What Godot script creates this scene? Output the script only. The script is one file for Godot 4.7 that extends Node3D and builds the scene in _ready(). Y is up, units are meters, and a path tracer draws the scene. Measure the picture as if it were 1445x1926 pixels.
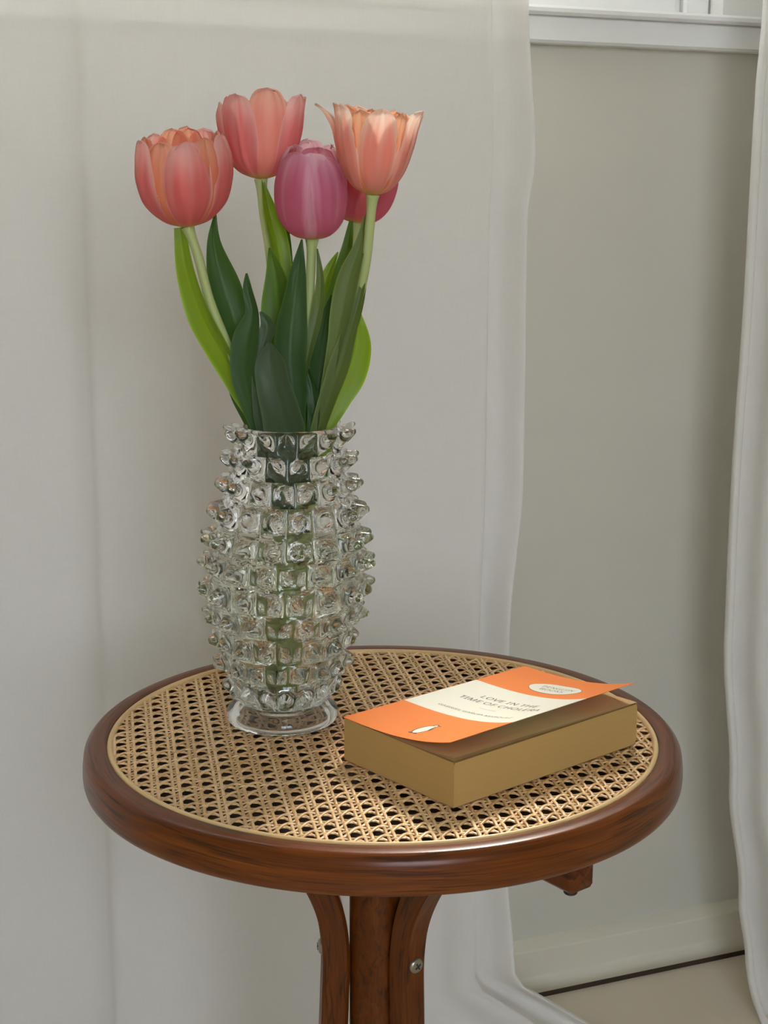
extends Node3D
# A tulip vase and a paperback on a round cane table, in front of a curtained window. Metres, y up; the table stands at the origin.

func _ready() -> void:
	rng.seed = 7
	var cam := Camera3D.new()
	cam.name = "camera"
	cam.position = Vector3(0, 0.97647, 1.02468)
	cam.rotation = Vector3(-0.20621, -0.00021, 0.00378)
	cam.fov = 38.07
	cam.near = 0.02
	add_child(cam)
	var sky_mat := ProceduralSkyMaterial.new()
	sky_mat.sky_top_color = Color(0.86, 0.92, 1.0)
	sky_mat.sky_horizon_color = Color(0.96, 0.97, 1.0)
	sky_mat.ground_horizon_color = Color(0.62, 0.63, 0.60)
	sky_mat.ground_bottom_color = Color(0.50, 0.50, 0.46)
	var sky := Sky.new()
	sky.sky_material = sky_mat
	var env := Environment.new()
	env.background_mode = Environment.BG_SKY
	env.sky = sky
	env.background_energy_multiplier = 10.4
	env.tonemap_mode = Environment.TONE_MAPPER_LINEAR
	env.tonemap_exposure = 1.0
	env.sdfgi_enabled = true
	env.ssao_enabled = true
	env.ssil_enabled = true
	var world := WorldEnvironment.new()
	world.name = "world"
	world.environment = env
	add_child(world)
	var sun := DirectionalLight3D.new()     # hazy sun that reaches the table through the gap between the curtains
	sun.name = "hazy_sun"
	sun.light_energy = 2.15
	sun.light_color = Color(1.0, 0.97, 0.92)
	sun.light_angular_distance = 10.0
	sun.shadow_enabled = true
	var towards := wall_point(sin(deg_to_rad(35.0)), 0, -cos(deg_to_rad(35.0))) - wall_point(0, 0, 0)
	sun.look_at_from_position(Vector3.ZERO, -(towards * cos(deg_to_rad(47.0)) + Vector3(0, sin(deg_to_rad(47.0)), 0)))
	add_child(sun)
	make_materials()
	build_room()
	build_curtains()
	build_table()
	build_vase()
	build_tulips()
	build_book()

const STEMS = {
	"T1": [Vector3(-0.1354, 0.9589, -0.0125), Vector3(-0.1289, 0.9398, -0.0125), Vector3(-0.1219, 0.9107, -0.0135), Vector3(-0.1133, 0.8867, -0.0155), Vector3(-0.1036, 0.8622, -0.0185), Vector3(-0.0908, 0.8355, -0.0215), Vector3(-0.0799, 0.8124, -0.0235), Vector3(-0.0741, 0.7413, -0.0285), Vector3(-0.0795, 0.619, -0.0305)],
	"T2": [Vector3(-0.0872, 0.9916, -0.0445), Vector3(-0.0856, 0.9685, -0.0445), Vector3(-0.0817, 0.9427, -0.0425), Vector3(-0.0784, 0.9093, -0.0385), Vector3(-0.0752, 0.8644, -0.0345), Vector3(-0.0728, 0.8113, -0.0305), Vector3(-0.0701, 0.7417, -0.0265), Vector3(-0.0677, 0.6266, -0.0205)],
	"T3": [Vector3(-0.0508, 0.9505, -0.0285), Vector3(-0.0516, 0.9322, -0.0275), Vector3(-0.0532, 0.9028, -0.0255), Vector3(-0.0559, 0.8658, -0.0215), Vector3(-0.0604, 0.8129, -0.0205), Vector3(-0.0667, 0.7431, -0.0205), Vector3(-0.0747, 0.619, -0.0185)],
	"T4": [Vector3(-0.0084, 0.9807, -0.0065), Vector3(-0.0101, 0.9619, -0.0075), Vector3(-0.0127, 0.9366, -0.0125), Vector3(-0.018, 0.9107, -0.0195), Vector3(-0.0282, 0.8731, -0.0245), Vector3(-0.0412, 0.8313, -0.0255), Vector3(-0.0477, 0.8085, -0.0245), Vector3(-0.0583, 0.7427, -0.0225), Vector3(-0.0732, 0.6287, -0.0265)],
	"T5": [Vector3(-0.0204, 0.961, -0.0685), Vector3(-0.0234, 0.9421, -0.0665), Vector3(-0.0298, 0.9157, -0.0605), Vector3(-0.0389, 0.8819, -0.0525), Vector3(-0.0479, 0.8406, -0.0425), Vector3(-0.0528, 0.8104, -0.0365), Vector3(-0.0627, 0.7409, -0.0305), Vector3(-0.0773, 0.6238, -0.0285)],
}
const LEAVES = [
	["T1", "bright", 25, 0.25, [Vector4(-0.1409, 0.9585, -0.0125, 0.0034), Vector4(-0.1372, 0.9289, -0.0125, 0.0065), Vector4(-0.1289, 0.8996, -0.0145, 0.0084), Vector4(-0.1159, 0.8736, -0.0165, 0.0091), Vector4(-0.1018, 0.847, -0.0205, 0.0077), Vector4(-0.0896, 0.8201, -0.0225, 0.005), Vector4(-0.0811, 0.7813, -0.0245, 0.0031)]],
	["T1", "dark", -15, 0.30, [Vector4(-0.118, 0.9674, -0.0285, 0.0008), Vector4(-0.1192, 0.9466, -0.0285, 0.005), Vector4(-0.1127, 0.9172, -0.0285, 0.0112), Vector4(-0.1048, 0.8913, -0.0275, 0.0104), Vector4(-0.0984, 0.8614, -0.0265, 0.0092), Vector4(-0.0899, 0.8351, -0.0245, 0.0069), Vector4(-0.08, 0.8084, -0.0245, 0.0046), Vector4(-0.0735, 0.7735, -0.0245, 0.0031)]],
	["T1", "dark", 10, 0.20, [Vector4(-0.1135, 0.8609, -0.0305, 0.0008), Vector4(-0.1074, 0.8438, -0.0305, 0.0035), Vector4(-0.0985, 0.8248, -0.0295, 0.0039), Vector4(-0.0888, 0.8038, -0.0285, 0.0031), Vector4(-0.0775, 0.7692, -0.0265, 0.0023)]],
	["T3", "dark", 15, 0.35, [Vector4(-0.0948, 0.9279, -0.0065, 0.0006), Vector4(-0.0942, 0.9167, -0.0065, 0.0034), Vector4(-0.0911, 0.9004, -0.0055, 0.0049), Vector4(-0.0953, 0.8822, -0.0045, 0.0094), Vector4(-0.0975, 0.8601, -0.0045, 0.009), Vector4(-0.0936, 0.8375, -0.0065, 0.0064), Vector4(-0.0879, 0.8163, -0.0105, 0.0045), Vector4(-0.0786, 0.7789, -0.0165, 0.003)]],
	["T5", "grey", 20, 0.30, [Vector4(-0.0855, 0.902, -0.0045, 0.0006), Vector4(-0.0804, 0.8919, -0.0035, 0.0053), Vector4(-0.0834, 0.8795, -0.0025, 0.0045), Vector4(-0.0888, 0.8568, -0.0015, 0.003), Vector4(-0.0884, 0.8362, -0.0025, 0.003), Vector4(-0.0853, 0.8169, -0.0065, 0.0034), Vector4(-0.0767, 0.7789, -0.0165, 0.0023)]],
	["T5", "grey", 10, 0.30, [Vector4(-0.0796, 0.8812, -0.0005, 0.0011), Vector4(-0.0786, 0.8681, 0.0005, 0.0101), Vector4(-0.0761, 0.8516, 0.0015, 0.012), Vector4(-0.0712, 0.833, 0.0005, 0.0139), Vector4(-0.0686, 0.8176, -0.0025, 0.0143), Vector4(-0.0676, 0.7839, -0.0105, 0.0076), Vector4(-0.0675, 0.7518, -0.0165, 0.0038)]],
	["T3", "dark", -10, 0.30, [Vector4(-0.0571, 0.9508, -0.0145, 0.0006), Vector4(-0.0594, 0.9328, -0.0135, 0.0046), Vector4(-0.0621, 0.911, -0.0125, 0.008), Vector4(-0.0648, 0.889, -0.0115, 0.011), Vector4(-0.0657, 0.867, -0.0105, 0.011), Vector4(-0.0636, 0.8446, -0.0105, 0.0091), Vector4(-0.0625, 0.816, -0.0125, 0.0061), Vector4(-0.0636, 0.7747, -0.0185, 0.0038)]],
	["T2", "mid", 15, 0.30, [Vector4(-0.0807, 0.9445, -0.0305, 0.0006), Vector4(-0.0765, 0.9246, -0.0305, 0.0073), Vector4(-0.0748, 0.9024, -0.0295, 0.0116), Vector4(-0.0731, 0.8801, -0.0285, 0.012), Vector4(-0.0714, 0.8538, -0.0275, 0.01), Vector4(-0.0694, 0.8139, -0.0265, 0.0069), Vector4(-0.0678, 0.7736, -0.0245, 0.0038)]],
	["T2", "bright", -35, 0.50, [Vector4(-0.0858, 0.9911, -0.0405, 0.0006), Vector4(-0.0811, 0.9704, -0.0395, 0.0039), Vector4(-0.076, 0.9502, -0.0385, 0.0062), Vector4(-0.0724, 0.928, -0.0375, 0.0058), Vector4(-0.07, 0.902, -0.0365, 0.0047), Vector4(-0.0675, 0.857, -0.0325, 0.0039), Vector4(-0.0665, 0.8079, -0.0275, 0.0031)]],
	["T2", "dark", 0, 0.20, [Vector4(-0.0706, 0.9678, -0.0445, 0.0004), Vector4(-0.0689, 0.9519, -0.0445, 0.002), Vector4(-0.0676, 0.9333, -0.0445, 0.0023), Vector4(-0.0673, 0.9091, -0.0425, 0.0023), Vector4(-0.0667, 0.8715, -0.0395, 0.0023), Vector4(-0.0659, 0.8075, -0.0305, 0.0023)]],
	["T3", "pale", 20, 0.40, [Vector4(-0.0467, 0.9443, -0.0185, 0.0004), Vector4(-0.0446, 0.9217, -0.0185, 0.0031), Vector4(-0.0469, 0.8996, -0.0185, 0.0042), Vector4(-0.0522, 0.8775, -0.0165, 0.0038), Vector4(-0.0572, 0.8532, -0.0165, 0.003), Vector4(-0.0606, 0.8151, -0.0185, 0.0027), Vector4(-0.0625, 0.7821, -0.0205, 0.0023)]],
	["T5", "bright", 25, 0.40, [Vector4(-0.0331, 0.9414, -0.0425, 0.0004), Vector4(-0.0388, 0.9298, -0.0425, 0.0031), Vector4(-0.0444, 0.9149, -0.0405, 0.0039), Vector4(-0.0497, 0.8945, -0.0375, 0.0039), Vector4(-0.055, 0.8645, -0.0345, 0.0035), Vector4(-0.0597, 0.8136, -0.0285, 0.0031)]],
	["T5", "mid", 15, 0.30, [Vector4(-0.024, 0.9641, -0.0605, 0.0012), Vector4(-0.0274, 0.9424, -0.0585, 0.004), Vector4(-0.0343, 0.9198, -0.0545, 0.0047), Vector4(-0.041, 0.8974, -0.0485, 0.0047), Vector4(-0.0469, 0.8677, -0.0405, 0.0047), Vector4(-0.0544, 0.8133, -0.0305, 0.0035), Vector4(-0.0583, 0.781, -0.0265, 0.0023)]],
	["T5", "dark", -10, 0.25, [Vector4(-0.0373, 0.9117, -0.0325, 0.0008), Vector4(-0.0419, 0.8875, -0.0305, 0.0073), Vector4(-0.0457, 0.8613, -0.0285, 0.01), Vector4(-0.0488, 0.8369, -0.0265, 0.0077), Vector4(-0.0511, 0.8123, -0.0245, 0.005), Vector4(-0.0575, 0.7736, -0.0245, 0.0031)]],
	["T4", "pale", 15, 0.35, [Vector4(-0.0116, 0.9711, -0.0105, 0.0006), Vector4(-0.0167, 0.9482, -0.0115, 0.0038), Vector4(-0.0244, 0.9258, -0.0115, 0.0072), Vector4(-0.0296, 0.902, -0.0115, 0.0076), Vector4(-0.0338, 0.8798, -0.0125, 0.0057), Vector4(-0.0399, 0.8517, -0.0145, 0.0038), Vector4(-0.047, 0.8152, -0.0185, 0.0031), Vector4(-0.055, 0.7742, -0.0215, 0.0023)]],
	["T4", "dark", 20, 0.30, [Vector4(-0.0136, 0.9362, -0.0245, 0.0008), Vector4(-0.0166, 0.9159, -0.0245, 0.0038), Vector4(-0.0221, 0.8939, -0.0225, 0.0046), Vector4(-0.0292, 0.8716, -0.0205, 0.0046), Vector4(-0.0379, 0.8434, -0.0205, 0.0042), Vector4(-0.0464, 0.8128, -0.0215, 0.0034)]],
	["T4", "bright", -20, 0.25, [Vector4(-0.0178, 0.8994, -0.0325, 0.0012), Vector4(-0.0193, 0.878, -0.0325, 0.0093), Vector4(-0.0254, 0.8554, -0.0315, 0.0116), Vector4(-0.0329, 0.8385, -0.0295, 0.0089), Vector4(-0.0409, 0.8197, -0.0265, 0.0054), Vector4(-0.0474, 0.8045, -0.0255, 0.0038), Vector4(-0.0543, 0.7738, -0.0235, 0.0027)]],
	["T4", "pale", 25, 0.35, [Vector4(-0.0128, 0.9357, -0.0165, 0.0006), Vector4(-0.0171, 0.9111, -0.0135, 0.0027), Vector4(-0.0245, 0.8855, -0.0115, 0.0053), Vector4(-0.0312, 0.8634, -0.0105, 0.0072), Vector4(-0.0391, 0.8408, -0.0115, 0.0064), Vector4(-0.046, 0.8197, -0.0135, 0.0049), Vector4(-0.05, 0.8059, -0.0165, 0.0038), Vector4(-0.0572, 0.7744, -0.0205, 0.0027)]],
	["T3", "dark", 15, 0.30, [Vector4(-0.0565, 0.8661, -0.0185, 0.0008), Vector4(-0.0512, 0.8495, -0.0165, 0.0038), Vector4(-0.0494, 0.8308, -0.0155, 0.0046), Vector4(-0.0518, 0.8117, -0.0165, 0.0038), Vector4(-0.058, 0.7744, -0.0205, 0.0027)]],
]
const FLOOR_H := 0.0
const TABLE := 0.6
const WALL_TURN := 0.37371
const WALL_GAP := 0.55473

var rng := RandomNumberGenerator.new()
var noise := FastNoiseLite.new()
var M := {}


# ---------- helpers ----------
func obj(called: String, mesh: Mesh, mat: Material, parent: Node = self) -> MeshInstance3D:
	var o := MeshInstance3D.new()
	o.name = called
	o.mesh = mesh
	if mat:
		o.material_override = mat
	parent.add_child(o, true)
	return o


func thing(called: String, label: String, category: String, at := Vector3.ZERO, turn := 0.0, group := "") -> Node3D:
	var o := Node3D.new()
	o.name = called
	add_child(o, true)
	o.position = at
	o.rotation.y = turn
	tag(o, label, category, group)
	return o


func tag(o: Node3D, label: String, category: String, group := "") -> void:
	o.set_meta("label", label)
	o.set_meta("category", category)
	if group:
		o.set_meta("group", group)


func struct_tag(o: Node3D, label: String, category: String) -> void:
	o.set_meta("kind", "structure")
	tag(o, label, category)


func wall_point(s: float, h: float, d: float) -> Vector3:   # s along the window wall, h above the table top, d into the room
	var along := Vector3(cos(WALL_TURN), 0, -sin(WALL_TURN))
	var inward := Vector3(sin(WALL_TURN), 0, cos(WALL_TURN))
	return along * s + inward * (d - WALL_GAP) + Vector3(0, TABLE + h, 0)


func wall_node(called: String, label: String, category: String) -> Node3D:   # an empty node whose axes are along, up and into the room from the wall
	var o := Node3D.new()
	o.name = called
	add_child(o, true)
	o.position = wall_point(0, -TABLE, 0)
	o.rotation.y = WALL_TURN
	struct_tag(o, label, category)
	return o


func add_box(st: SurfaceTool, lo: Vector3, hi: Vector3, bevel := 0.0) -> void:
	var c := (lo + hi) * 0.5
	var half := (hi - lo) * 0.5
	var b: float = minf(bevel, minf(half.x, minf(half.y, half.z)) * 0.9)
	if b <= 0.0:
		for axis in 3:
			for side in [-1.0, 1.0]:
				var n := Vector3.ZERO
				n[axis] = side
				var u := Vector3.ZERO
				u[(axis + 1) % 3] = 1.0
				var v := n.cross(u)
				quad(st, c + (n - u - v) * half, c + (n + u - v) * half, c + (n + u + v) * half, c + (n - u + v) * half, n)
		return
	# a bevelled box: faces, edges, corners
	for axis in 3:
		for side in [-1.0, 1.0]:
			var n := Vector3.ZERO
			n[axis] = side
			var u := Vector3.ZERO
			u[(axis + 1) % 3] = 1.0
			var v := n.cross(u)
			var inner := half - Vector3(b, b, b)
			var m := n * half
			quad(st, c + m + (-u - v) * inner, c + m + (u - v) * inner, c + m + (u + v) * inner, c + m + (-u + v) * inner, n)
	for axis in 3:
		var i := (axis + 1) % 3
		var k := (axis + 2) % 3
		for a in [-1.0, 1.0]:
			for e in [-1.0, 1.0]:
				var p1 := Vector3.ZERO
				p1[i] = a * half[i]
				p1[k] = e * (half[k] - b)
				var p2 := Vector3.ZERO
				p2[i] = a * (half[i] - b)
				p2[k] = e * half[k]
				var l := Vector3.ZERO
				l[axis] = half[axis] - b
				var n := Vector3.ZERO
				n[i] = a
				n[k] = e
				quad(st, c + p1 - l, c + p1 + l, c + p2 + l, c + p2 - l, n.normalized())
	for a in [-1.0, 1.0]:
		for e in [-1.0, 1.0]:
			for g in [-1.0, 1.0]:
				var q := Vector3(a, e, g)
				var inner := half - Vector3(b, b, b)
				tri(st, c + q * Vector3(half.x, inner.y, inner.z), c + q * Vector3(inner.x, half.y, inner.z), c + q * Vector3(inner.x, inner.y, half.z), q.normalized())


func tri(st: SurfaceTool, a: Vector3, b: Vector3, c: Vector3, n: Vector3) -> void:
	if (c - a).cross(b - a).dot(n) < 0.0:
		var t := b
		b = c
		c = t
	for p in [a, b, c]:
		st.set_normal(n)
		st.set_uv(Vector2(p.x + p.z, p.y))
		st.add_vertex(p)


func quad(st: SurfaceTool, a: Vector3, b: Vector3, c: Vector3, d: Vector3, n: Vector3) -> void:
	tri(st, a, b, c, n)
	tri(st, a, c, d, n)


func boxes(list: Array, bevel := 0.0) -> ArrayMesh:   # list of [lo, hi]
	var st := SurfaceTool.new()
	st.begin(Mesh.PRIMITIVE_TRIANGLES)
	for b in list:
		add_box(st, b[0], b[1], bevel)
	return st.commit()


# a smooth sheet of rows x cols points; flip turns its front round
func sheet(pts: PackedVector3Array, rows: int, cols: int, closed := false, flip := false, uvs := PackedVector2Array(), cols_rgb := PackedColorArray(), st: SurfaceTool = null, wrap_step := 1.0) -> ArrayMesh:
	var own := st == null
	if own:
		st = SurfaceTool.new()
		st.begin(Mesh.PRIMITIVE_TRIANGLES)
	st.set_smooth_group(0)
	var cells := cols if closed else cols - 1
	for i in rows - 1:
		for j in cells:
			var j2 := (j + 1) % cols
			var q := [i * cols + j, (i + 1) * cols + j, (i + 1) * cols + j2, i * cols + j2]
			var order := [0, 1, 2, 0, 2, 3] if flip else [0, 2, 1, 0, 3, 2]
			for k in order:
				var n: int = q[k]
				if cols_rgb.size():
					st.set_color(cols_rgb[n])
				if uvs.size():
					var uv := uvs[n]
					if closed and j2 == 0 and k >= 2:
						uv.x += wrap_step
					st.set_uv(uv)
				else:
					st.set_uv(Vector2(float(j) / cols, float(i) / rows))
				st.add_vertex(pts[n])
	if own:
		st.generate_normals()
		return st.commit()
	return null


# turns a profile of (radius, height) points round the y axis
func lathe(profile: Array, around := 96, axis := Vector3.ZERO, u_times := 1.0) -> ArrayMesh:
	var pts := PackedVector3Array()
	var uvs := PackedVector2Array()
	var far := 0.0
	for i in profile.size():
		var p: Vector2 = profile[i]
		if i:
			far += p.distance_to(profile[i - 1])
		for j in around:
			var a := TAU * j / around
			pts.append(axis + Vector3(sin(a) * p.x, p.y, cos(a) * p.x))
			uvs.append(Vector2(u_times * j / around, far * 14.0))
	return sheet(pts, profile.size(), around, true, false, uvs, PackedColorArray(), null, u_times)


func rounded(points: Array, per := 5) -> Array:   # a Catmull-Rom line through the points
	var out := []
	for i in points.size() - 1:
		var a = points[maxi(i - 1, 0)]
		var b = points[i]
		var c = points[i + 1]
		var d = points[mini(i + 2, points.size() - 1)]
		for k in per:
			out.append(curve(a, b, c, d, float(k) / per))
	out.append(points[-1])
	return out


func curve(a, b, c, d, t: float):
	return ((b * 2.0) + (c - a) * t + (a * 2.0 - b * 5.0 + c * 4.0 - d) * t * t + (b * 3.0 - a - c * 3.0 + d) * t * t * t) * 0.5


func along(points: Array, t: float):   # a point at share t of the line through the points
	var x := clampf(t, 0.0, 1.0) * (points.size() - 1)
	var i := mini(int(x), points.size() - 2)
	return curve(points[maxi(i - 1, 0)], points[i], points[i + 1], points[mini(i + 2, points.size() - 1)], x - i)


func tube(points: Array, radii: Array, sides := 14) -> ArrayMesh:
	var pts := PackedVector3Array()
	var n := points.size()
	var side := Vector3.RIGHT
	pts.resize((n + 2) * sides)
	for i in n:
		var t: Vector3 = (points[mini(i + 1, n - 1)] - points[maxi(i - 1, 0)]).normalized()
		side = (side - t * side.dot(t)).normalized()
		var up := t.cross(side)
		var r: float = radii[i] if radii.size() == n else lerpf(radii[0], radii[1], float(i) / (n - 1))
		for j in sides:
			var a := TAU * j / sides
			pts[(i + 1) * sides + j] = points[i] + (side * cos(a) + up * sin(a)) * r
	for j in sides:
		pts[j] = points[0]
		pts[(n + 1) * sides + j] = points[n - 1]
	return sheet(pts, n + 2, sides, true, true)


# ---------- materials ----------
func plain(color: Color, rough := 0.8, spec := 0.5) -> StandardMaterial3D:
	var m := StandardMaterial3D.new()
	m.albedo_color = color.linear_to_srgb()
	m.roughness = rough
	m.metallic_specular = spec
	return m


func tone_image(w: int, h: int, f: Callable) -> ImageTexture:
	var data := PackedByteArray()
	data.resize(w * h * 3)
	var at := 0
	for y in h:
		for x in w:
			var c: Color = f.call(x, y)
			data[at] = int(clampf(c.r, 0, 1) * 255.0)
			data[at + 1] = int(clampf(c.g, 0, 1) * 255.0)
			data[at + 2] = int(clampf(c.b, 0, 1) * 255.0)
			at += 3
	return ImageTexture.create_from_image(Image.create_from_data(w, h, false, Image.FORMAT_RGB8, data))


func wood_tone(x: float, y: float, dark: Color, light: Color, pores: float) -> Color:
	var warp := noise.get_noise_2d(x * 0.35, y * 0.9 + 300.0) * 26.0
	var band := noise.get_noise_2d(x * 0.10 + 90.0, (y + warp) * 2.6) * 0.5 + 0.5
	var fine := noise.get_noise_2d(x * 0.7, y * 16.0) * 0.5 + 0.5
	var streak := noise.get_noise_2d(x * 0.5 + 700.0, (y + warp * 0.4) * 7.0)
	var t := clampf(0.22 + band * 0.55 + (fine - 0.5) * 0.45, 0.0, 1.0)
	var c := dark.lerp(light, t)
	return c * (1.0 - pores * smoothstep(0.18, 0.5, streak))


func wood(dark: Color, light: Color, rough: float, w := 1024, h := 256, pores := 0.32) -> StandardMaterial3D:
	var m := StandardMaterial3D.new()
	m.albedo_texture = tone_image(w, h, func(x, y):
		var c := wood_tone(x, y, dark, light, pores)
		return c.lerp(wood_tone(x - w, y, dark, light, pores), smoothstep(w * 0.85, w - 1.0, x)) if x > w * 0.85 else c)
	m.roughness = rough
	m.metallic_specular = 0.3
	return m


func make_materials() -> void:
	noise.noise_type = FastNoiseLite.TYPE_SIMPLEX_SMOOTH
	noise.seed = 11
	noise.frequency = 0.012
	noise.fractal_octaves = 3
	# srgb tones for the wood pictures
	M.rim = wood(Color(0.27, 0.105, 0.01), Color(0.57, 0.30, 0.05), 0.36, 2048, 256)
	M.rim.clearcoat_enabled = true
	M.rim.clearcoat = 0.35
	M.rim.clearcoat_roughness = 0.22
	M.leg = wood(Color(0.26, 0.11, 0.016), Color(0.51, 0.265, 0.06), 0.4)
	M.leg.clearcoat_enabled = true
	M.leg.clearcoat = 0.15
	M.leg.clearcoat_roughness = 0.25
	M.board = plain(Color(0.065, 0.034, 0.018), 0.7)
	M.bead = plain(Color(0.76, 0.52, 0.23), 0.42)
	M.bead.clearcoat_enabled = true
	M.bead.clearcoat = 0.3
	M.cane = []
	for c in [Color(0.80, 0.52, 0.25), Color(0.73, 0.45, 0.20), Color(0.86, 0.58, 0.30), Color(0.66, 0.40, 0.17)]:
		var m := plain(c, 0.36, 0.55)
		M.cane.append(m)
	M.metal = plain(Color(0.35, 0.32, 0.25), 0.35)
	M.metal.metallic = 0.9
	M.slot = plain(Color(0.02, 0.018, 0.015), 0.6)
	M.dark_knob = plain(Color(0.012, 0.011, 0.01), 0.4)
	# room
	var speck := FastNoiseLite.new()
	speck.seed = 4
	speck.frequency = 0.9
	var bump := NoiseTexture2D.new()
	bump.noise = speck
	bump.width = 512
	bump.height = 512
	bump.seamless = true
	M.wall = plain(Color(0.66, 0.625, 0.53), 0.75)
	M.wall.heightmap_enabled = true
	M.wall.heightmap_texture = bump
	M.wall.heightmap_scale = 0.02
	M.wall.uv1_triplanar = true
	M.wall.uv1_scale = Vector3(3, 3, 3)
	M.paint = plain(Color(0.88, 0.87, 0.83), 0.45)
	M.skirting = plain(Color(0.76, 0.71, 0.575), 0.5)
	M.ceiling = plain(Color(0.80, 0.79, 0.75), 0.9)
	M.floor = plain(Color(0.82, 0.71, 0.56), 0.6, 0.3)
	M.brown = plain(Color(0.045, 0.026, 0.014), 0.6)
	# fabric
	M.sheer = plain(Color(0.95, 0.915, 0.855), 0.95, 0.1)
	M.sheer.cull_mode = BaseMaterial3D.CULL_DISABLED
	M.sheer.transparency = BaseMaterial3D.TRANSPARENCY_ALPHA
	M.sheer.albedo_color.a = 0.88
	M.sheer.backlight_enabled = true
	M.sheer.backlight = Color(0.56, 0.56, 0.55)
	var weave := tone_image(256, 256, func(x, y): return Color.WHITE * (0.985 + 0.015 * (0.5 * noise.get_noise_2d(x * 40.0, y * 1.5) + 0.5 * noise.get_noise_2d(x * 1.5 + 500.0, y * 40.0))))
	M.sheer.albedo_texture = weave
	M.sheer.uv1_scale = Vector3(6, 6, 1)
	# glass and water
	M.glass = plain(Color(0.997, 1.0, 0.988), 0.0)
	M.glass.albedo_color.a = 0.0
	M.glass.refraction_enabled = true
	M.glass.refraction_scale = 0.05
	M.water = plain(Color(0.95, 0.975, 0.86), 0.0)
	M.water.albedo_color.a = 0.0
	M.water.refraction_enabled = true
	M.water.refraction_scale = 0.033
	M.pane = plain(Color(0.95, 0.97, 0.96), 0.0)
	M.pane.transparency = BaseMaterial3D.TRANSPARENCY_ALPHA
	M.pane.albedo_color.a = 0.04
	# plants
	M.petal = plain(Color.WHITE, 0.5, 0.35)
	M.petal.vertex_color_use_as_albedo = true
	M.petal.cull_mode = BaseMaterial3D.CULL_DISABLED
	M.petal.backlight_enabled = true
	M.petal.backlight = Color(0.96, 0.94, 0.92)
	for k in LEAF_TONES:
		var m := plain(Color.WHITE, 0.42, 0.4)
		m.vertex_color_use_as_albedo = true
		m.cull_mode = BaseMaterial3D.CULL_DISABLED
		m.backlight_enabled = true
		m.backlight = Color(0.80, 0.82, 0.28)
		M["leaf_" + k] = m
	M.stem = plain(Color(0.42, 0.50, 0.20), 0.45, 0.4)
	M.stem.subsurf_scatter_enabled = true
	M.stem.subsurf_scatter_strength = 0.15
	# book
	M.orange = plain(Color(0.90, 0.25, 0.055), 0.6, 0.25)
	M.cream = plain(Color(0.83, 0.81, 0.69), 0.5, 0.4)
	M.ink = plain(Color(0.07, 0.065, 0.055), 0.6)
	M.soft_ink = plain(Color(0.22, 0.215, 0.18), 0.6)
	M.pages = StandardMaterial3D.new()
	M.pages.albedo_texture = tone_image(64, 512, func(x, y): return Color(0.80, 0.645, 0.38) * (0.93 + 0.07 * noise.get_noise_2d(x * 3.0, y * 55.0)))
	M.pages.roughness = 0.85
	M.sheet = plain(Color(0.70, 0.49, 0.22), 0.85)


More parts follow.
